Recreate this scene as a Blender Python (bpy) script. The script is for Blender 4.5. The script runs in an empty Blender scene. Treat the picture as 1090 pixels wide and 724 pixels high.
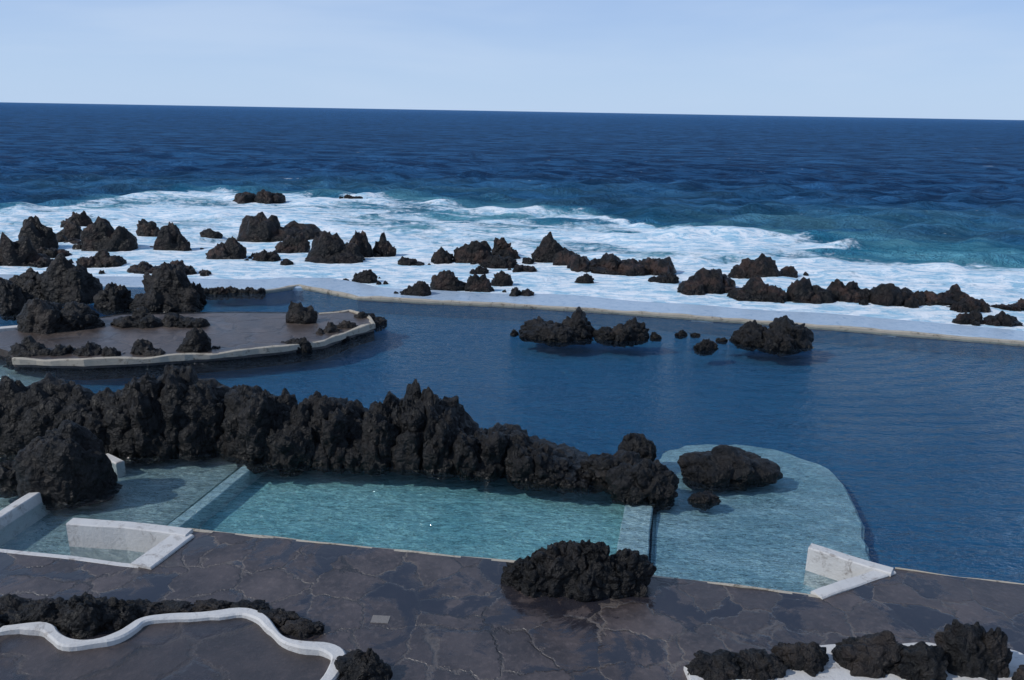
import bpy, bmesh, math, random
import numpy as np
from mathutils import Vector, Matrix, noise
random.seed(7); np.random.seed(7)
scene=bpy.context.scene
# ------------------------------------------------------------ camera
H=12.0; F=848.0; PITCH=math.radians(16.05); ROLL=math.radians(1.0)
fw=Vector((0,math.cos(PITCH),-math.sin(PITCH)))
r0=Vector((1,0,0)); u0=r0.cross(fw).normalized()
cr=(math.cos(ROLL)*r0+math.sin(ROLL)*u0); cu=(-math.sin(ROLL)*r0+math.cos(ROLL)*u0)
cam=bpy.data.cameras.new("camera"); co=bpy.data.objects.new("camera",cam)
scene.collection.objects.link(co); scene.camera=co
M=Matrix((cr,cu,-fw)).transposed().to_4x4(); M.translation=Vector((0,0,H)); co.matrix_world=M
cam.sensor_width=36; cam.lens=36*F/1090; cam.clip_end=80000; cam.clip_start=0.1
# survey: photo measurement -> ground position at level z
def ray(px,py): return fw+cr*((px-545)/F)-cu*((py-362)/F)
def S(px,py,z=0.0):
    d=ray(px,py); t=(z-H)/d.z
    return (d.x*t,d.y*t)
def SL(pts,z=0.0): return [S(a,b,z) for a,b in pts]
# ------------------------------------------------------------ material helpers
def new_mat(name):
    m=bpy.data.materials.new(name); m.use_nodes=True; nt=m.node_tree; nt.nodes.clear()
    out=nt.nodes.new("ShaderNodeOutputMaterial"); return m,nt,out
def N(nt,t,**k):
    n=nt.nodes.new(t)
    for a,b in k.items():
        if a in n.inputs: n.inputs[a].default_value=b
        else: setattr(n,a,b)
    return n
def L(nt,a,b): nt.links.new(a,b)
def math_n(nt,op,a,b=None,c=None,clamp=False):
    n=nt.nodes.new("ShaderNodeMath"); n.operation=op; n.use_clamp=clamp
    for i,v in enumerate((a,b,c)):
        if v is None: continue
        if isinstance(v,(int,float)): n.inputs[i].default_value=v
        else: L(nt,v,n.inputs[i])
    return n.outputs[0]
def mixc(nt,f,a,b,mode='MIX'):
    n=nt.nodes.new("ShaderNodeMix"); n.data_type='RGBA'; n.blend_type=mode
    for s,v in ((n.inputs[0],f),(n.inputs[6],a),(n.inputs[7],b)):
        if isinstance(v,(int,float)): s.default_value=v
        elif isinstance(v,tuple): s.default_value=(*v,1) if len(v)==3 else v
        else: L(nt,v,s)
    return n.outputs[2]
def pos(nt,scale=(1,1,1),rot=0):
    g=N(nt,"ShaderNodeNewGeometry"); m=N(nt,"ShaderNodeMapping"); L(nt,g.outputs["Position"],m.inputs[0])
    m.inputs["Scale"].default_value=scale; m.inputs["Rotation"].default_value=(0,0,rot); return m.outputs[0]
def noi(nt,vec,scale,detail=4,rough=.55,dist=0.0):
    n=N(nt,"ShaderNodeTexNoise"); n.inputs["Scale"].default_value=scale; n.inputs["Detail"].default_value=detail
    n.inputs["Roughness"].default_value=rough; n.inputs["Distortion"].default_value=dist; L(nt,vec,n.inputs["Vector"]); return n.outputs[0]
def ramp(nt,v,a,b,lo=0.0,hi=1.0):
    n=N(nt,"ShaderNodeMapRange"); n.interpolation_type='SMOOTHSTEP'; L(nt,v,n.inputs[0])
    for i,x in enumerate((a,b,lo,hi)): n.inputs[i+1].default_value=x
    return n.outputs[0]
def bump(nt,h,strength,dist,normal=None):
    b=N(nt,"ShaderNodeBump"); b.inputs["Strength"].default_value=strength; b.inputs["Distance"].default_value=dist
    L(nt,h,b.inputs["Height"])
    if normal: L(nt,normal,b.inputs["Normal"])
    return b.outputs[0]
def princ(nt,out,col=None,rough=.8,normal=None,spec=.5,ior=1.45):
    p=N(nt,"ShaderNodeBsdfPrincipled")
    if isinstance(col,tuple): p.inputs["Base Color"].default_value=(*col,1)
    elif col: L(nt,col,p.inputs["Base Color"])
    if isinstance(rough,(int,float)): p.inputs["Roughness"].default_value=rough
    else: L(nt,rough,p.inputs["Roughness"])
    p.inputs["Specular IOR Level"].default_value=spec; p.inputs["IOR"].default_value=ior
    if normal: L(nt,normal,p.inputs["Normal"])
    if out: L(nt,p.outputs[0],out.inputs[0])
    return p.outputs[0]

# rock
def rock_material(name,c1,c2,brown,amt):
    m,nt,out=new_mat(name); P=pos(nt)
    oi=N(nt,"ShaderNodeObjectInfo")
    a=noi(nt,P,.8,4,.65); b=noi(nt,P,3.5,5,.7)
    col=mixc(nt,ramp(nt,b,.40,.66),c1,c2)
    f=math_n(nt,'MULTIPLY',ramp(nt,a,.46,.64),math_n(nt,'MULTIPLY_ADD',oi.outputs["Random"],.8*amt,.15*amt))
    col=mixc(nt,f,col,brown)
    g=N(nt,"ShaderNodeNewGeometry"); s=N(nt,"ShaderNodeSeparateXYZ"); L(nt,g.outputs["Position"],s.inputs[0])
    wet=ramp(nt,s.outputs[2],.05,.45,.35,1)
    col=mixc(nt,1.0,col,wet,'MULTIPLY')
    v=N(nt,"ShaderNodeTexVoronoi"); v.distance='CHEBYCHEV'; L(nt,P,v.inputs["Vector"]); v.inputs["Scale"].default_value=2.6
    h=math_n(nt,'ADD',noi(nt,P,2.2,6,.62,.3),math_n(nt,'MULTIPLY',v.outputs["Distance"],-.45))
    n=bump(nt,h,1.0,.42)
    princ(nt,out,col,ramp(nt,wet,.4,1,.28,.5),n,.35)
    return m
ROCK=rock_material("lava_rock_black",(.0035,.0035,.004),(.016,.0155,.016),(.036,.028,.024),.9)
ROCKB=rock_material("lava_rock_brown",(.0035,.0035,.004),(.014,.012,.012),(.062,.035,.027),1.0)

def concrete(name,c1,c2,rough=.8,stain=(.25,.2,.16),sa=.5):
    m,nt,out=new_mat(name); P=pos(nt)
    col=mixc(nt,noi(nt,P,1.5,6,.65),c1,c2)
    col=mixc(nt,math_n(nt,'MULTIPLY',ramp(nt,noi(nt,P,2.3,8,.75,.5),.52,.68),sa),col,stain)
    princ(nt,out,col,rough,bump(nt,noi(nt,P,9,5,.7),.5,.04),.3); return m
WHITE=concrete("worn_white_paint",(.48,.46,.44),(.64,.63,.61),stain=(.18,.15,.13),sa=.75)
CREAM=concrete("cream_concrete",(.33,.29,.23),(.48,.43,.35),stain=(.09,.07,.05),sa=.9)
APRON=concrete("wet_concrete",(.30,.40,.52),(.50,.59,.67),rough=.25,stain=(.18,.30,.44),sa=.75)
def poolfloor(name,c1,c2):
    m,nt,out=new_mat(name); P=pos(nt)
    col=mixc(nt,ramp(nt,noi(nt,P,.45,5,.65),.34,.64),c1,c2)
    col=mixc(nt,math_n(nt,'MULTIPLY',ramp(nt,noi(nt,P,2.2,7,.75,1.),.48,.64),.5),col,tuple(x*.65 for x in c1))
    princ(nt,out,col,.9,None,.1); return m
FL1=poolfloor("pool_paint_grey",(.23,.30,.31),(.34,.41,.41))
FL2=poolfloor("pool_paint_turquoise",(.19,.40,.43),(.30,.52,.53))
FL3=poolfloor("pool_paint_pale",(.24,.38,.43),(.36,.49,.53))
LEDGE=poolfloor("pool_ledge_paint",(.40,.50,.52),(.52,.60,.60))
m,nt,out=new_mat("deep_pool_bed"); P=pos(nt)
princ(nt,out,mixc(nt,noi(nt,P,.12,3,.6),(.019,.105,.220),(.034,.150,.275)),.95,None,0.05); DEEP=m

# pool water
m,nt,out=new_mat("pool_water")
P1=pos(nt,(.7,1.9,1),.25); P2=pos(nt,(1,2.4,1),-.4)
h=math_n(nt,'ADD',noi(nt,P1,.75,3,.62,.3),math_n(nt,'MULTIPLY',noi(nt,P2,2.2,3,.62,.2),.6))
w=N(nt,"ShaderNodeTexWave"); w.wave_type='RINGS'; w.rings_direction='Z'; mp_=N(nt,"ShaderNodeMapping"); g=N(nt,"ShaderNodeNewGeometry"); L(nt,g.outputs["Position"],mp_.inputs[0]); mp_.inputs["Location"].default_value=(-14,-52,0); L(nt,mp_.outputs[0],w.inputs[0]); w.inputs["Scale"].default_value=.30; w.inputs["Distortion"].default_value=4.5; w.inputs["Detail"].default_value=2; w.inputs["Detail Scale"].default_value=.5
sx=N(nt,"ShaderNodeSeparateXYZ"); L(nt,g.outputs["Position"],sx.inputs[0])
h=math_n(nt,'ADD',h,math_n(nt,'MULTIPLY',w.outputs["Fac"],ramp(nt,sx.outputs[0],4,22,.0,.40)))
h=math_n(nt,'MULTIPLY',h,ramp(nt,noi(nt,pos(nt,(.6,1.4,1),.2),.10,2,.5),.35,.65,.65,1.0))
nn=bump(nt,h,1.0,.52)
fr=N(nt,"ShaderNodeFresnel"); fr.inputs[0].default_value=1.33; L(nt,nn,fr.inputs[1])
fc=math_n(nt,'MINIMUM',math_n(nt,'MULTIPLY',fr.outputs[0],1.15),.6)
tr=N(nt,"ShaderNodeBsdfTransparent"); tr.inputs[0].default_value=(.86,.96,.98,1)
gl=N(nt,"ShaderNodeBsdfGlossy"); gl.inputs["Roughness"].default_value=.05; gl.inputs[0].default_value=(.82,.92,1,1); L(nt,nn,gl.inputs["Normal"])
mx=N(nt,"ShaderNodeMixShader"); L(nt,fc,mx.inputs[0]); L(nt,tr.outputs[0],mx.inputs[1]); L(nt,gl.outputs[0],mx.inputs[2]); L(nt,mx.outputs[0],out.inputs[0])
WATER=m

# paving
def paving(name,scale,c1,c2,mort,wetamt):
    m,nt,out=new_mat(name); P=pos(nt)
    dn=N(nt,"ShaderNodeTexNoise"); dn.inputs["Scale"].default_value=1.1; dn.inputs["Detail"].default_value=5; dn.inputs["Roughness"].default_value=.62; L(nt,P,dn.inputs["Vector"])
    vm=N(nt,"ShaderNodeVectorMath"); vm.operation='MULTIPLY_ADD'; L(nt,dn.outputs[1],vm.inputs[0]); vm.inputs[1].default_value=(1.1,1.1,0); L(nt,P,vm.inputs[2])
    v=N(nt,"ShaderNodeTexVoronoi"); v.feature='DISTANCE_TO_EDGE'; v.inputs["Scale"].default_value=scale; L(nt,vm.outputs[0],v.inputs["Vector"])
    c=N(nt,"ShaderNodeTexVoronoi"); c.inputs["Scale"].default_value=scale; L(nt,vm.outputs[0],c.inputs["Vector"])
    for q in (v,c): q.inputs["Randomness"].default_value=1.0
    sp=N(nt,"ShaderNodeSeparateColor"); L(nt,c.outputs["Color"],sp.inputs[0])
    fine=noi(nt,P,7,7,.72); mid=noi(nt,P,1.1,5,.65)
    col=mixc(nt,sp.outputs[0],c1,c2)
    col=mixc(nt,ramp(nt,mid,.32,.68),col,tuple(x*.5 for x in c1))
    col=mixc(nt,math_n(nt,'MULTIPLY',ramp(nt,fine,.48,.72),.6),col,tuple(x*1.7 for x in c2))
    line=ramp(nt,v.outputs[0],.008,.042,1,0)
    ln=math_n(nt,'MULTIPLY',line,ramp(nt,noi(nt,P,.9,4,.6),.38,.58,.0,.75))
    col=mixc(nt,math_n(nt,'MULTIPLY',line,.8),col,(.013,.011,.011))
    col=mixc(nt,ln,col,mort)
    wet=ramp(nt,math_n(nt,'ADD',noi(nt,P,.6,6,.68,.6),math_n(nt,'MULTIPLY',sp.outputs[1],.20)),.60,.68,0,wetamt)
    damp=ramp(nt,noi(nt,P,.25,4,.6),.40,.60,0,.45)
    col=mixc(nt,damp,col,tuple(x*.5 for x in c1))
    col=mixc(nt,math_n(nt,'MULTIPLY',wet,.85),col,(.016,.017,.024))
    rough=math_n(nt,'MAXIMUM',math_n(nt,'MULTIPLY_ADD',wet,-.38,math_n(nt,'MULTIPLY_ADD',damp,-.14,.44)),.04)
    hh=math_n(nt,'ADD',math_n(nt,'MULTIPLY',fine,.5),ramp(nt,v.outputs[0],0,.05,0,.6))
    b=N(nt,"ShaderNodeBump"); b.inputs["Distance"].default_value=.05; L(nt,hh,b.inputs["Height"]); L(nt,math_n(nt,'MULTIPLY_ADD',wet,-.62,.7),b.inputs["Strength"])
    princ(nt,out,col,rough,b.outputs[0],1.0); return m
PAVE=paving("volcanic_slab_paving",.8,(.060,.044,.041),(.092,.070,.063),(.16,.13,.11),1.0)
PAVE2=paving("terrace_paving",.35,(.052,.037,.032),(.064,.047,.042),(.09,.07,.06),.4)
PAVE3=paving("island_paving",.4,(.085,.062,.050),(.115,.086,.070),(.14,.11,.09),.2)
# ------------------------------------------------------------ mesh helpers
def mkobj(name,verts,faces,mat,smooth=False):
    me=bpy.data.meshes.new(name); me.from_pydata(verts,[],faces); me.update()
    if smooth: me.polygons.foreach_set("use_smooth",[True]*len(me.polygons))
    if mat: me.materials.append(mat)
    o=bpy.data.objects.new(name,me); scene.collection.objects.link(o); return o
def prism(name,pts,z0,z1,mat,bev=0.0):
    bm=bmesh.new(); vs=[bm.verts.new((x,y,z1)) for x,y in pts]; f=bm.faces.new(vs)
    f.normal_update()
    if f.normal.z<0: f.normal_flip()
    r=bmesh.ops.extrude_face_region(bm,geom=[f])
    for g in r['geom']:
        if isinstance(g,bmesh.types.BMVert): g.co.z=z0
    bmesh.ops.recalc_face_normals(bm,faces=bm.faces)
    if bev:
        es=[e for e in bm.edges if abs(e.verts[0].co.z-z1)<1e-5 and abs(e.verts[1].co.z-z1)<1e-5]
        bmesh.ops.bevel(bm,geom=es,offset=bev,segments=2,affect='EDGES')
    bmesh.ops.triangulate(bm,faces=[f for f in bm.faces if len(f.verts)>4])
    me=bpy.data.meshes.new(name); bm.to_mesh(me); bm.free(); me.materials.append(mat)
    o=bpy.data.objects.new(name,me); scene.collection.objects.link(o); return o
def resample(pts,step):
    out=[]
    for a,b in zip(pts[:-1],pts[1:]):
        d=math.dist(a,b); n=max(1,int(d/step))
        for i in range(n): out.append((a[0]+(b[0]-a[0])*i/n,a[1]+(b[1]-a[1])*i/n))
    out.append(pts[-1]); return out
def smoothpts(p,it=2):
    p=list(p)
    for _ in range(it):
        q=[p[0]]
        for a,b in zip(p[:-1],p[1:]):
            q+= [(a[0]*.75+b[0]*.25,a[1]*.75+b[1]*.25),(a[0]*.25+b[0]*.75,a[1]*.25+b[1]*.75)]
        q.append(p[-1]); p=q
    return p
def strip(name,pts,wl,wr,z0,z1,mat,jit=.0,step=.5,bev=.03,jf=.9):
    """wall ribbon along pts; wl left offset, wr right offset"""
    pts=resample(pts,step); n=len(pts); verts=[];
    for i,(x,y) in enumerate(pts):
        a=pts[max(0,i-1)]; b=pts[min(n-1,i+1)]
        dx,dy=b[0]-a[0],b[1]-a[1]; l=math.hypot(dx,dy) or 1; nx,ny=-dy/l,dx/l
        j=noise.noise(Vector((x*jf,y*jf,3)))*jit; j2=noise.noise(Vector((x*jf*2,y*jf*2,7)))*jit*.5; jz=noise.noise(Vector((x*jf*.8,y*jf*.8,9)))*min(jit,.2)*.6
        for off,z in ((wl+j,z0),(wl+j,z1-bev),(wl+j-bev,z1),(-wr+j2+bev,z1),(-wr+j2,z1-bev),(-wr+j2,z0)):
            verts.append((x+nx*off,y+ny*off,z+(jz if z>z0 else 0)))
    faces=[]
    for i in range(n-1):
        for k in range(5):
            a=i*6+k; faces.append((a,a+1,a+7,a+6))
    faces.append((0,1,2,3,4,5)); e=(n-1)*6; faces.append((e+5,e+4,e+3,e+2,e+1,e))
    return mkobj(name,verts,faces,mat)
_ico={}
def ico(sub):
    if sub not in _ico:
        bm=bmesh.new(); bmesh.ops.create_icosphere(bm,subdivisions=sub,radius=1)
        _ico[sub]=([v.co.copy() for v in bm.verts],[tuple(v.index for v in f.verts) for f in bm.faces]); bm.free()
    return _ico[sub]
def lump(cx,cy,zb,w,d,h,seed,spiky=.5,sub=5,under=.5,rot=0.,det=1.,vert=.75,blkamt=1.,top=.18):
    vs,fs=ico(sub); off=Vector((seed*3.17,seed*1.71,seed*2.3)); P=[]
    ref=((w*.5)*(d*.5)*h)**(1/3)
    ax,ay,az=w*.5/ref,d*.5/ref,h/ref*vert
    fr_=min(2.0,max(1.0,ref/1.0))     # finer relief on the larger rocks
    for p in vs:
        q=Vector((p.x*ax,p.y*ay,p.z*az))*1.2+off
        wq=q+noise.noise_vector(q*1.6)*.20
        f1=noise.voronoi(wq*1.3)[0][0]
        vb=noise.voronoi(wq*2.5*fr_+off,distance_metric='CHEBYCHEV')[0]
        blk=min(.45,vb[1]-vb[0])         # angular blocks split by cracks
        n1=noise.noise(q*.9)
        nf=noise.fractal(q*5*fr_,.9,2.0,3)
        r=1+.24*n1+.42*(.28-f1*f1)+blkamt*(.34/fr_*(blk-.2)-.13/fr_*(vb[0]-.3))+det*.05*nf/fr_
        z=p.z*r; s=1.0
        if z>0: s=1-spiky*.36*min(1,z)
        x=p.x*r*s; y=p.y*r*s
        if z>0:
            z=z**(.88-.1*(1-spiky)) if z<1 else z
            z*=1+(top+spiky*.5)*noise.noise(Vector((x*ax*1.9,y*ay*1.9,0))+off)
        P.append((x,y,z))
    A=np.array(P); band=A[(A[:,2]>-.1)&(A[:,2]<.5)]
    x0,x1=band[:,0].min(),band[:,0].max(); y0,y1=band[:,1].min(),band[:,1].max()
    A[:,0]=(A[:,0]-(x0+x1)/2)/(x1-x0)*w; A[:,1]=(A[:,1]-(y0+y1)/2)/(y1-y0)*d
    up=A[:,2]>0; A[up,2]*=h/A[:,2].max(); A[~up,2]*=under/abs(A[:,2].min())
    c,s=math.cos(rot),math.sin(rot)
    X=A[:,0]*c-A[:,1]*s+cx; Y=A[:,0]*s+A[:,1]*c+cy
    return np.stack([X,Y,A[:,2]+zb],1),fs
def build(name,lumps,mat,smooth=True):
    V=[];Fc=[];o=0
    for v,f in lumps:
        V.append(v); Fc+= [(a+o,b+o,c+o) for a,b,c in f]; o+=len(v)
    return mkobj(name,np.concatenate(V).tolist(),Fc,mat,smooth)
_seed=[1]
SURF=[]
def rockbox(x0,x1,yt,yb,z=0.,spiky=.5,sub=4,mat=None,name="lava_rock",dr=.75,sats=None,surf=False,det=1.,blkamt=1.):
    """rock surveyed by its extents in the photo, standing on level z"""
    cx=(x0+x1)/2; a=S(x0,yb,z); b=S(x1,yb,z); c=S(cx,yb,z)
    w=math.dist(a,b); sn=_seed[0]; _seed[0]+=1
    h=1.0
    for _ in range(4):
        d=max(.4,min(w*dr,w*.4+h*.9))
        yc=c[1]+d*.45; dd=ray(cx,yt); h=max(.15,H+dd.z*(yc/dd.y)-z)
    xc=c[0]*(yc/c[1])
    w*=yc/c[1]*1.04
    un=max(.12,min(.5,w*.3))
    rnd=random.Random(sn*13+5)
    k=sats if sats is not None else max(0,int(round(w/h*1.0))-1)
    k=min(k,5); Ls=[]
    if k==0:
        Ls.append(lump(xc,yc,z,w,d,h,sn,spiky,sub,un,rot=0,det=det,blkamt=blkamt,top=.18*blkamt))
        if surf:
            sd_=rnd.choice((-1,1))
            Ls.append(lump(xc+sd_*w*rnd.uniform(.2,.38),yc-d*.1,z,w*.6,d*.6,h*rnd.uniform(.45,.7),sn+55,spiky,sub,un))
    else:
        tall=rnd.randrange(k+1)
        for i in range(k+1):
            t=(i+.5)/(k+1); lw=w/(k+1)*rnd.uniform(1.3,1.9)
            X=xc-w/2+w*t; X=min(max(X,xc-w/2+lw/2),xc+w/2-lw/2)
            hh=h if i==tall else h*rnd.uniform(.45,.88)
            Ls.append(lump(X,yc+rnd.uniform(-.15,.2)*d,z,lw,d*rnd.uniform(.6,.9),hh,sn+i*7.3,min(1,spiky),sub,un,rot=rnd.uniform(-.3,.3)))
        Ls.append(lump(xc,yc,z,w*.98,d*.8,h*.4,sn+31.7,spiky*.5,sub,un))
    if surf:
        SURF.append((xc,yc,w,d))
        for i in range(rnd.randrange(0,4)):   # broken bits lying around it
            ww=w*rnd.uniform(.10,.25); Ls.append(lump(xc+rnd.choice((-1,1))*w*rnd.uniform(.5,.85),yc+rnd.uniform(-.6,.6)*d,z,ww,ww*.8,ww*rnd.uniform(.4,.8),sn+70+i,.2,3))
    return build(name,Ls,mat or ROCK)
# ------------------------------------------------------------ sea + wall layout
PZ=0.6
wall_px=[(-260,302),(-100,302),(60,304),(200,309),(283,311),(318,306),(345,311),(380,318),(470,323),(560,327),(640,332),(750,340),(860,348),(980,358),(1090,367),(1300,386)]
wall=SL(wall_px)
wx=[p[0] for p in wall]; wy=[p[1] for p in wall]
strip("sea_wall",[p for p in wall if p[0]>=wall[4][0]-.01],.30,0,-.10,.16,CREAM,jit=.14,step=.5)
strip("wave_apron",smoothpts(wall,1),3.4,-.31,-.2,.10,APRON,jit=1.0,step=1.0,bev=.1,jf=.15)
strip("sea_wall_foundation",wall,2.6,-.06,-1.2,-.03,DEEP,step=1.0,bev=.02)
for a in [
 (22,62,230,268,.5),(0,42,246,284,.4),(66,100,224,246,.3),(62,90,236,256,.3),(88,148,230,270,.4),(146,170,233,252,.2),(166,203,236,268,.5),
 (84,132,266,286,.3),(50,90,250,262,.2),(220,262,251,278,.4),(268,299,265,279,.2),(134,196,277,293,.3),(40,75,262,275,.2),
 (250,304,201,217,.2),(366,386,207,212,.1),(255,346,226,258,.5),(292,330,248,270,.4),(325,388,247,282,.4),(366,398,244,274,.6),(396,420,246,272,.5),
 (374,402,286,302,.3),(376,398,290,296,.3),(424,452,273,283,.2),(459,482,262,281,.4),(481,526,255,282,.4),(522,554,253,277,.4),(566,615,246,280,.7),
 (510,550,271,286,.3),(546,572,281,291,.2),(606,716,270,294,.4),(612,632,291,302,.2),(690,722,290,304,.2),(775,828,268,298,.4),(806,850,284,298,.3),
 (720,784,285,314,.5),(776,836,295,322,.4),(836,886,294,323,.4),(880,930,297,324,.5),(922,985,300,326,.5),(975,1032,303,328,.4),(1010,1050,315,333,.3),
 (1014,1045,331,346,.3),(1046,1086,330,348,.3),(1064,1100,319,331,.2),(1100,1160,320,345,.3),
 (495,526,290,312,.2),(458,497,286,311,.3),(524,546,288,305,.3),(427,459,298,317,.2),(543,568,305,317,.2),(500,520,283,292,.3),
 (-60,0,240,285,.4),(-120,-60,236,280,.5),(0,60,268,284,.2),(100,140,256,268,.2),(305,322,240,250,.3),(170,210,283,293,.2)]:
    rockbox(a[0],a[1],a[2],a[3],0.,a[4],4,ROCKB,surf=True)
for a in [(-60,30,285,325,.3),(0,60,286,320,.4),(40,112,268,322,.6),(140,216,280,334,.6),(22,108,315,364,.15),(104,150,300,330,.3),(0,30,300,335,.3),(196,220,300,326,.4)]:
    rockbox(a[0],a[1],a[2],a[3],.0,a[4],5,ROCK,surf=False)
for a in [(553,632,329,364,.3),(632,690,338,364,.2),(780,862,336,372,.3),(738,764,360,373,.2),(692,704,353,361,.1),(718,732,351,358,.1),(735,745,354,358,.1),(543,552,350,357,.1),(762,774,359,364,.1)]:
    rockbox(a[0],a[1],a[2],a[3],0.,a[4],5,ROCK)
for a in [(208,245,305,313,.2),(240,283,304,312,.2)]:
    rockbox(a[0],a[1],a[2],a[3],0.,a[4],4,ROCKB,dr=.3)
# ------------------------------------------------------------ sea sheet
ncol=560; xi=np.linspace(-125,125,ncol)
s=[0.0]; st=.36
while s[-1]<26000:
    s.append(s[-1]+st)
    if s[-1]>62: st*=1.025
s=np.array(s); nrow=len(s)
order=np.argsort(wx); yw=np.interp(xi,np.array(wx)[order],np.array(wy)[order])+0.9
SC=(1+s/70)
X=xi[None,:]*SC[:,None]; Y=yw[None,:]+s[:,None]
rs=np.gradient(s); spx=np.maximum(rs[:,None]*np.ones((1,ncol)),(xi[1]-xi[0])*SC[:,None])
Z=np.zeros_like(X)
rng=np.random.RandomState(3)
for k in range(70):
    lam=1.6*10**(rng.rand()*.95); th=-math.pi/2+.35+rng.randn()*.6; A=.0085*min(lam,7)*(.6+.8*rng.rand())
    kx,ky=math.cos(th)*2*math.pi/lam,math.sin(th)*2*math.pi/lam; ph=rng.rand()*6.28
    att=np.clip(lam/(3.0*spx)-.6,0,1)
    Z+=att*A*np.sin(kx*X+ky*Y+ph+.8*np.sin(X*.05+k)*np.cos(Y*.04+k))
Z=Z+.3*np.abs(Z)
edge=SL([(-500,238),(-200,232),(0,222),(60,219),(120,213),(200,205),(300,206),(380,209),(450,212),(530,220),(600,229),(680,239),(760,246),(830,256),(900,268),(980,274),(1060,283),(1150,292),(1500,320)])
ex=np.array([p[0] for p in edge]); ey=np.array([p[1] for p in edge]); oo=np.argsort(ex)
ye=np.interp(X,ex[oo],ey[oo])+2.5*np.sin(X*.23)+1.5*np.sin(X*.61+2)
ywl=np.interp(X,np.array(wx)[order],np.array(wy)[order])
q=ye-Y
def sm(a,b,x):
    t=np.clip((x-a)/(b-a),0,1); return t*t*(3-2*t)
Z*=1-.55*sm(-2,10,q)
T=np.clip((Y-ywl)/np.maximum(ye-ywl,1),0,3)
dens=.66*sm(-8,5,q)
for k,(t0,am) in enumerate(((.93,.30),(.66,.24),(.40,.24))):
    tt=t0+.06*np.sin(X*.11+k*2)+.03*np.sin(X*.31+k)
    g=np.exp(-((T-tt)/.05)**2); dens+=g*am*.85*(.5+.5*np.sin(X*.13+k*1.7)); Z+=g*.10*(.55+.45*np.sin(X*.19+k))*(T<1.2)
dens-=.14*np.exp(-((T-.78)/.09)**2)+.12*np.exp(-((T-.52)/.07)**2)
dens+=.16*np.exp(-((Y-ywl-5)/4)**2)
for (rx,ry,rw,rd) in SURF:
    r2=((X-rx)/(rw*.75+1.3))**2+((Y-ry)/(rd*.8+1.8))**2
    dens+=.20*np.exp(-r2)
def blob(px,py,wxm,wym,amt,dz=0):
    global dens,Z
    x,y=S(px,py); g=np.exp(-((X-x)/wxm)**2-((Y-y)/wym)**2); dens=dens+g*amt; Z=Z+g*dz
blob(775,253,7,4,.5,.7); blob(740,262,5,3,.2,.2); blob(820,266,8,3,.3,.2); blob(300,236,7,4,.3,.2); blob(980,278,8,3,-.30); blob(900,268,7,4,-.30); blob(1030,296,9,3,.30,.2)
blob(880,285,9,3,.3,.2); blob(1080,300,8,3,.25,.2); blob(430,232,10,5,-.12); blob(560,238,9,4,-.12); blob(60,212,7,3,.1); blob(650,255,8,3,.2,.2)
blob(260,225,10,5,.25); blob(180,228,9,5,.25); blob(480,250,14,4,.12); blob(60,235,12,5,.15); blob(960,262,10,2.5,.25,.2)
dens=np.clip(dens,0,1.05)
turq=.95*sm(-16,6,q)
for (px,py,a,b,t) in ((930,266,24,9,1.),(1060,276,20,9,1.),(860,253,16,7,.9),(500,216,16,8,.4),(700,238,16,8,.6),(880,235,40,18,.42),(400,203,60,20,.25)):
    x,y=S(px,py); turq=np.maximum(turq,t*np.exp(-((X-x)/a)**2-((Y-y)/b)**2))
turq=np.clip(turq,0,1)
Zf=Z+.025*dens*np.sin(X*2.1+np.sin(Y*1.7)*2)*np.sin(Y*2.6+np.sin(X*1.3)*2)*(spx<1.2)
Zf*=np.clip(.15+ (Y-ywl-4)/22,.15,1)
me=bpy.data.meshes.new("sea")
co_=np.stack([X,Y,Zf],2).reshape(-1,3)
idx=np.arange(nrow*ncol).reshape(nrow,ncol)
fa=np.stack([idx[:-1,:-1],idx[:-1,1:],idx[1:,1:],idx[1:,:-1]],2).reshape(-1,4)
me.vertices.add(len(co_)); me.vertices.foreach_set("co",co_.ravel())
me.loops.add(fa.size); me.loops.foreach_set("vertex_index",fa.ravel())
me.polygons.add(len(fa)); me.polygons.foreach_set("loop_start",np.arange(0,fa.size,4)); me.polygons.foreach_set("loop_total",np.full(len(fa),4))
me.polygons.foreach_set("use_smooth",np.ones(len(fa),bool)); me.update(calc_edges=True)
for nm,arr in (("foam",dens),("shallow",turq)):
    at=me.attributes.new(nm,'FLOAT','POINT'); at.data.foreach_set("value",arr.ravel().astype(np.float32))
so=bpy.data.objects.new("sea",me); scene.collection.objects.link(so)
m,nt,out=new_mat("sea_water")
fa_=N(nt,"ShaderNodeAttribute",attribute_name="foam"); sh_=N(nt,"ShaderNodeAttribute",attribute_name="shallow")
Pa=pos(nt,(.55,1.2,1),.25); Pb=pos(nt,(1,1,1)); Pc=pos(nt,(.35,1.3,1),-.15)
chop=noi(nt,pos(nt,(.5,.9,1),.2),.19,7,.80,.5)     # wind chop noise, for the bump and the facet shading painted into deep
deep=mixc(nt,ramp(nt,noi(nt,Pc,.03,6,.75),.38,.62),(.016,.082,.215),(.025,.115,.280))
deep=mixc(nt,ramp(nt,chop,.42,.58),mixc(nt,1.0,deep,(.45,.48,.54),'MULTIPLY'),mixc(nt,1.0,deep,(1.8,1.6,1.45),'MULTIPLY'))  # light and dark of the wave facets painted into the water colour
n1=noi(nt,Pa,.22,7,.66,.8)
turqc=mixc(nt,ramp(nt,noi(nt,Pa,.12,4,.65),.35,.65),(.04,.28,.44),(.20,.56,.68))
tf=math_n(nt,'MULTIPLY',sh_.outputs["Fac"],ramp(nt,noi(nt,Pc,.11,4,.6),.25,.55,.6,1))
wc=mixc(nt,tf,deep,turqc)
thr=math_n(nt,'MULTIPLY_ADD',fa_.outputs["Fac"],-.46,.76)
fineN=noi(nt,Pb,1.3,6,.75,.6)
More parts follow.
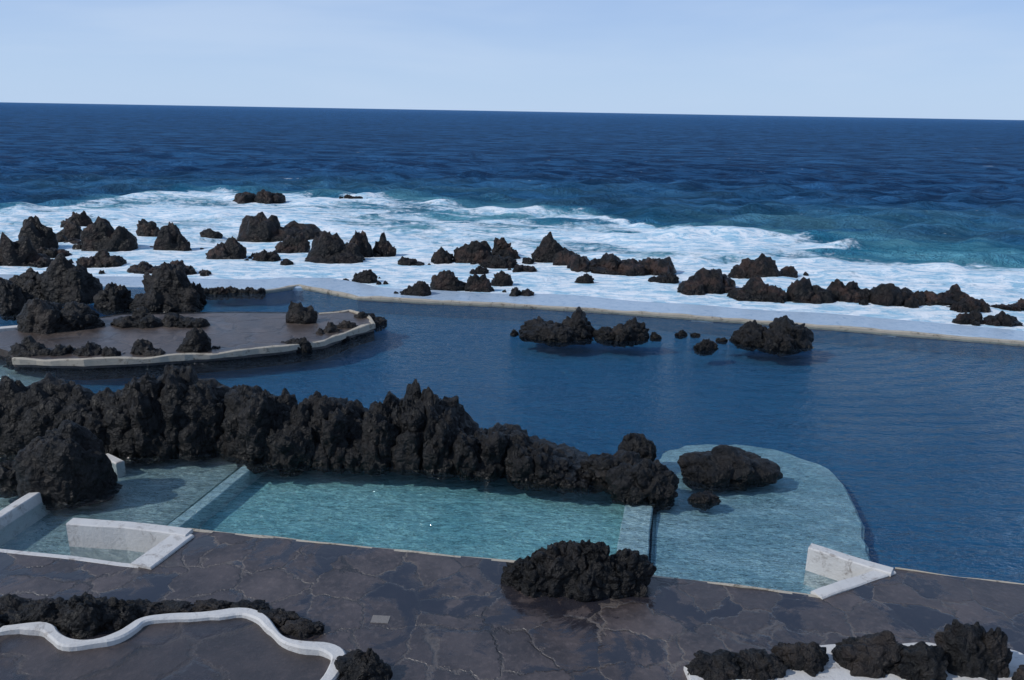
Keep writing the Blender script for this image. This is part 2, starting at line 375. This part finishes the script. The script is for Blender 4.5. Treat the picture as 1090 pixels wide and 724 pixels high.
lac=math_n(nt,'ADD',math_n(nt,'MULTIPLY',n1,.60),math_n(nt,'MULTIPLY',fineN,.40))
dif=math_n(nt,'SUBTRACT',lac,thr)
foam=ramp(nt,dif,-.06,.08)
caps=ramp(nt,noi(nt,pos(nt,(.35,1.0,1),.1),.30,5,.72,.2),.68,.72,0,.8)
foam=math_n(nt,'MAXIMUM',foam,caps)
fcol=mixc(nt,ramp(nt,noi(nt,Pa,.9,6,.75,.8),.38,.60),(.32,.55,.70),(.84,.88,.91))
hs=math_n(nt,'ADD',noi(nt,Pa,1.4,4,.65,.4),math_n(nt,'MULTIPLY',chop,4.0))
wn=bump(nt,hs,1.0,1.3)
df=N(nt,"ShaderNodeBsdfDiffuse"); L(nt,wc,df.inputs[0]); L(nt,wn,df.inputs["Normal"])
g2=N(nt,"ShaderNodeBsdfGlossy"); g2.inputs["Roughness"].default_value=.2; g2.inputs[0].default_value=(.7,.86,1,1); L(nt,wn,g2.inputs["Normal"])
f2=N(nt,"ShaderNodeFresnel"); f2.inputs[0].default_value=1.33; L(nt,wn,f2.inputs[1])
mw=N(nt,"ShaderNodeMixShader"); L(nt,math_n(nt,'MULTIPLY',math_n(nt,'MINIMUM',f2.outputs[0],.7),.36),mw.inputs[0]); L(nt,df.outputs[0],mw.inputs[1]); L(nt,g2.outputs[0],mw.inputs[2])
fn=bump(nt,fineN,.7,.3)
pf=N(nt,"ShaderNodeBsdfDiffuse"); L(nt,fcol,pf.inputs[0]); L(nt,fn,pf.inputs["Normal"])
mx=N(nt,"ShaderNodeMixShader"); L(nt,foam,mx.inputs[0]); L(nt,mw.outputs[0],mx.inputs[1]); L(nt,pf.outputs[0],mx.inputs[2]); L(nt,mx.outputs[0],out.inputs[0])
me.materials.append(m)

# ------------------------------------------------------------ pool water & beds
pool=[(-110,4),(110,4)]+[(x,y+.3) for x,y in reversed(wall)]
pool[2]=(110,pool[2][1]); pool[-1]=(-110,pool[-1][1])
bm=bmesh.new(); f=bm.faces.new([bm.verts.new((x,y,0)) for x,y in pool]); bmesh.ops.triangulate(bm,faces=[f]); bmesh.ops.recalc_face_normals(bm,faces=bm.faces)
me=bpy.data.meshes.new("pool_water"); bm.to_mesh(me); bm.free(); me.materials.append(WATER)
o=bpy.data.objects.new("pool_water",me); scene.collection.objects.link(o)
mkobj("seabed_ground",[(-4000,-4000,-.95),(4000,-4000,-.95),(4000,4000,-.95),(-4000,4000,-.95)],[(0,1,2,3)],DEEP)
zf=-.5
prism("shallow_pool_floor",SL([(-200,470),(60,470),(278,478),(176,560),(200,575),(140,640),(-200,640)],zf),-2.5,zf,FL1)
prism("shallow_pool_floor",SL([(279,479),(430,492),(668,524),(650,640),(180,640),(178,562)],zf-.25),-2.5,zf-.25,FL2)
fl3=smoothpts(SL([(696,520),(694,490),(712,477),(760,471),(820,476),(872,492),(900,512),(914,545),(922,575),(934,612),(940,650),(690,650)],zf+.05),2)
fl3=[(x+.18*noise.noise(Vector((x*1.1,y*1.1,5))),y+.25*noise.noise(Vector((x*1.3,y*1.3,8)))) for x,y in resample(fl3,.4)]
prism("shallow_pool_floor",fl3,-2.5,zf+.05,FL3,bev=.1)
prism("shallow_pool_floor",SL([(-120,352),(8,352),(28,384),(60,396),(30,412),(-120,410)],-.6),-2.5,-.6,FL1)
strip("pool_divider",SL([(277,486),(184,560)],-.2),.22,.22,-2.4,-.22,LEDGE,jit=.05)
strip("pool_divider",SL([(682,526),(671,600)],-.15),.45,.45,-2.4,-.18,LEDGE,jit=.05)
strip("pool_divider",SL([(112,484),(128,492)],.05),.15,.15,-.6,.06,WHITE,jit=.03)
# ------------------------------------------------------------ promenade
edge_px=[(-120,574),(0,585),(70,592),(130,600),(150,602),(199,563),(300,573),(380,581),(450,588),(540,597),(620,605),(693,612),(790,624),(872,635),(953,605),(1020,614),(1090,622),(1200,637)]
E=SL(edge_px,PZ)
prism("promenade",[(-60,-8),(60,-8),(60,E[-1][1]),]+list(reversed(E))+[(-60,E[0][1])],-2.5,PZ,PAVE)
strip("pool_edge_coping",E[:5],.03,.12,-.6,PZ+.012,WHITE,jit=.03,step=.4,bev=.01)
strip("pool_edge_coping",E[5:14],.03,.07,-.6,PZ+.010,CREAM,jit=.08,step=.25,bev=.01)
strip("pool_edge_coping",E[14:],.03,.03,-.6,PZ+.010,CREAM,jit=.05,step=.4,bev=.01)
strip("white_pool_wall",SL([(78,551),(140,555),(205,563)],PZ+.12),.02,.34,-.6,PZ+.12,WHITE,jit=.05,step=.3,bev=.03)
strip("white_pool_wall",SL([(193,567),(146,601)],PZ+.07),.42,.22,-.6,PZ+.07,WHITE,jit=.05,step=.3,bev=.03)
strip("white_pool_wall",SL([(864,578),(905,591),(951,605)],PZ+.10),.02,.30,-.6,PZ+.10,WHITE,jit=.05,step=.3,bev=.03)
strip("white_pool_wall",SL([(950,607),(872,634)],PZ+.05),.10,.26,-.6,PZ+.05,WHITE,jit=.05,step=.3,bev=.03)
strip("white_pool_wall",SL([(-60,584),(-5,550),(45,519)],.35),.18,.18,-.6,.35,WHITE,jit=.05,step=.3,bev=.03)
dc=SL([(397,655),(416,656),(413,664),(394,663)],PZ)
prism("manhole_cover",dc,PZ-.02,PZ+.012,concrete("cover_concrete",(.16,.15,.14),(.22,.2,.19)),bev=.006)
kerb=[(-120,670),(-40,668),(20,667),(52,665),(58,677),(72,684),(104,682),(128,674),(140,666),(150,658),(172,654),(220,652),(258,649),(275,654),(288,664),(302,680),(325,687),(352,690),(362,697),(352,712),(335,735),(310,790)]
K=smoothpts(SL(kerb,PZ+.2),2)
strip("white_kerb_wall",K,.12,.12,PZ-.2,PZ+.2,WHITE,jit=.18,step=.12,bev=.04)
prism("terrace",[( -20,2),(K[-1][0],2)]+list(reversed(K))+[(-20,K[0][1])],PZ-.1,PZ+.06,PAVE2)
kr=[(728,708),(742,700),(775,698),(812,700),(838,692),(870,686),(900,684),(930,688),(960,684),(990,682),(1010,690),(1045,688),(1080,690),(1100,702),(1150,712)]
KR=smoothpts(SL(kr,PZ+.12),2)
prism("white_planter_bed",KR+[(KR[-1][0],6),(KR[0][0]+.6,6)],PZ-.1,PZ+.12,WHITE,bev=.03)
# ------------------------------------------------------------ island platform
isl=[(-80,352),(0,352),(60,345),(130,334),(250,332),(340,333),(372,330),(392,336),(398,344),(380,349),(366,354),(345,362),(300,368),(240,374),(170,379),(90,383),(14,381),(8,372),(-5,368),(-80,372)]
I=SL(isl,.45)
prism("island_base",SL(isl,.1),-1.2,.12,ROCK)
prism("island_platform",I,.0,.38,PAVE3)
strip("island_kerb",SL(isl[5:17],.45),.11,.11,.16,.45,CREAM,jit=.22,step=.35)
for j in range(3):
    strip("white_steps",SL([(-60,353+j*6),(22,346+j*6)],.45-.14*j),.0,.45,-1,.46-.14*j,WHITE,step=2,bev=.02)
for a in [(306,338,320,345,.3,.38),(376,412,331,347,.2,0),(120,176,328,350,.2,.38),(172,222,334,350,.2,.38),(190,226,347,384,.2,0),(8,62,360,389,.2,0),(58,112,363,389,.2,0),(138,180,362,389,.2,0),(330,374,343,364,.2,0),(296,334,356,375,.2,0),(224,264,368,382,.2,0),(105,142,368,390,.2,0),(352,384,340,358,.2,0)]:
    rockbox(a[0],a[1],a[2],a[3],a[5],a[4],4,ROCK)
# ------------------------------------------------------------ rock ridge
prof=[(-90,392,484,60),(-50,396,484,60),(-10,398,484,55),(30,402,484,55),(62,400,484,60),(92,412,486,50),(122,416,486,50),(150,404,487,48),(172,394,486,46),(197,391,484,50),(222,404,484,46),(244,420,482,42),(268,412,488,36),(288,408,492,36),(303,420,494,30),(322,424,496,34),(345,420,496,34),(368,428,497,30),(392,436,498,32),(414,425,500,32),(436,412,500,34),(456,416,502,32),(474,438,503,30),(492,455,505,28),(512,462,507,26),(530,453,509,30),(550,462,512,28),(570,470,515,30),(590,482,518,30),(606,494,520,26)]
Ls=[]
rnd=random.Random(4)
for i,(px,yt,yb,w) in enumerate(prof):
    c=S(px,yb); d=2.6; yc=c[1]+d*.45; dd=ray(px,yt); h=H+dd.z*(yc/dd.y); xc=c[0]*yc/c[1]
    ww=w/F*math.hypot(yc,H)*1.5
    Ls.append(lump(xc,yc+rnd.uniform(-.3,.3),0,ww,d,h,i*2.9+40,.0,5,.5,rot=rnd.uniform(-.4,.4),vert=.75,top=.08))
    Ls.append(lump(xc+rnd.uniform(-.4,.4),c[1]+.55,0,ww*rnd.uniform(.6,1.0),1.3,h*rnd.uniform(.35,.75),i*3.3+90,.1,4,.4,vert=.7))
    Ls.append(lump(xc+rnd.uniform(-.3,.3),yc+1.0,0,ww*1.3,2.4,h*rnd.uniform(.6,.85),i*4.1+190,.1,4,.5))
build("lava_rock_ridge",Ls,ROCK)
for a in [(618,690,478,520,.05,5,1.),(644,718,486,534,.05,6,.8),(722,826,473,517,.0,6,.45),(732,766,524,536,.1,5,.6),(28,124,451,535,.0,6,.5),(-8,31,492,524,.05,5,.5),(676,720,508,534,.1,5,1.),(654,698,461,498,.05,5,.8)]:
    rockbox(a[0],a[1],a[2],a[3],0,a[4],a[5],ROCK,sats=0,dr=.8,blkamt=a[6],det=.5+.5*a[6])
def cluster(name,items,z,mat=ROCK,sub=5):
    Ls=[]
    for (x0,x1,yt,yb,sp) in items:
        cx=(x0+x1)/2; a=S(x0,yb,z); b=S(x1,yb,z); c=S(cx,yb,z); w=math.dist(a,b); h=.5
        for _ in range(4):
            d=max(.3,min(w*.8,.5*w+.5*h)); yc=c[1]+d*.45; dd=ray(cx,yt); h=max(.12,H+dd.z*yc/dd.y-z)
        sn=_seed[0]; _seed[0]+=1
        Ls.append(lump(c[0]*yc/c[1],yc,z,w*yc/c[1]*1.05,d,h,sn,sp,sub,.3,top=.1))
    return build(name,Ls,mat)
cluster("lava_boulder",[(534,600,592,636,.05),(560,640,577,636,.05),(590,660,575,638,.05),(630,693,583,637,.05),(560,670,588,640,.1)],PZ,sub=6)
cluster("lava_rock_border",[(-60,10,645,690,.2),(-20,50,636,668,.2),(20,90,637,672,.2),(60,130,634,680,.2),(95,150,638,672,.2),(130,175,640,658,.2),(0,60,648,672,.2),(165,215,643,655,.2),(205,250,640,652,.2),(245,290,641,655,.2),(275,320,650,668,.2),(300,345,662,680,.2)],PZ)
cluster("lava_rock",[(355,418,694,735,.2),(372,410,690,728,.2)],PZ)
cluster("lava_rock_border",[(728,800,696,728,.2),(770,832,694,726,.2),(820,882,684,720,.2),(852,870,690,715,.2),(886,962,673,722,.05),(940,1000,682,728,.2),(990,1060,661,724,.05),(1030,1072,668,724,.2),(1074,1130,706,740,.2)],PZ+.1)
# ------------------------------------------------------------ light
AZ=math.radians(-112); EL=math.radians(40)
w=bpy.data.worlds.new("World"); scene.world=w; w.use_nodes=True; nt=w.node_tree; nt.nodes.clear()
out=nt.nodes.new("ShaderNodeOutputWorld"); bg=nt.nodes.new("ShaderNodeBackground")
sky=nt.nodes.new("ShaderNodeTexSky"); sky.sky_type='NISHITA'; sky.sun_disc=False; sky.sun_elevation=EL; sky.sun_rotation=AZ; sky.air_density=1.0; sky.dust_density=.3; sky.ozone_density=3
tc=nt.nodes.new("ShaderNodeTexCoord"); mp=nt.nodes.new("ShaderNodeMapping"); mp.inputs["Scale"].default_value=(1.2,1.2,7); nt.links.new(tc.outputs["Generated"],mp.inputs[0])
sx=nt.nodes.new("ShaderNodeSeparateXYZ"); nt.links.new(tc.outputs["Generated"],sx.inputs[0])
hz=ramp(nt,sx.outputs[2],0.0,.45,.92,.3)   # sea haze thins out with elevation
hcol=mixc(nt,ramp(nt,sx.outputs[2],0.0,.16),(4.3,5.8,8.0),(3.1,4.6,7.7))
c=mixc(nt,hz,sky.outputs[0],hcol)
cl=noi(nt,mp.outputs[0],1.6,4,.55,.3)
c=mixc(nt,ramp(nt,cl,.40,.74,.0,.5),c,(5.0,6.2,8.0))
L(nt,c,bg.inputs[0]); bg.inputs[1].default_value=.11; L(nt,bg.outputs[0],out.inputs[0])
sl=bpy.data.lights.new("sun",'SUN'); sl.energy=2.6; sl.angle=math.radians(.6); sl.color=(1,.97,.92)
sob=bpy.data.objects.new("sun",sl); scene.collection.objects.link(sob)
sd=Vector((math.sin(AZ)*math.cos(EL),math.cos(AZ)*math.cos(EL),math.sin(EL)))
sob.rotation_euler=(-sd).to_track_quat('-Z','Y').to_euler(); sob.location=(0,0,50)
scene.view_settings.view_transform='Standard'; scene.view_settings.look='None'; scene.view_settings.exposure=0
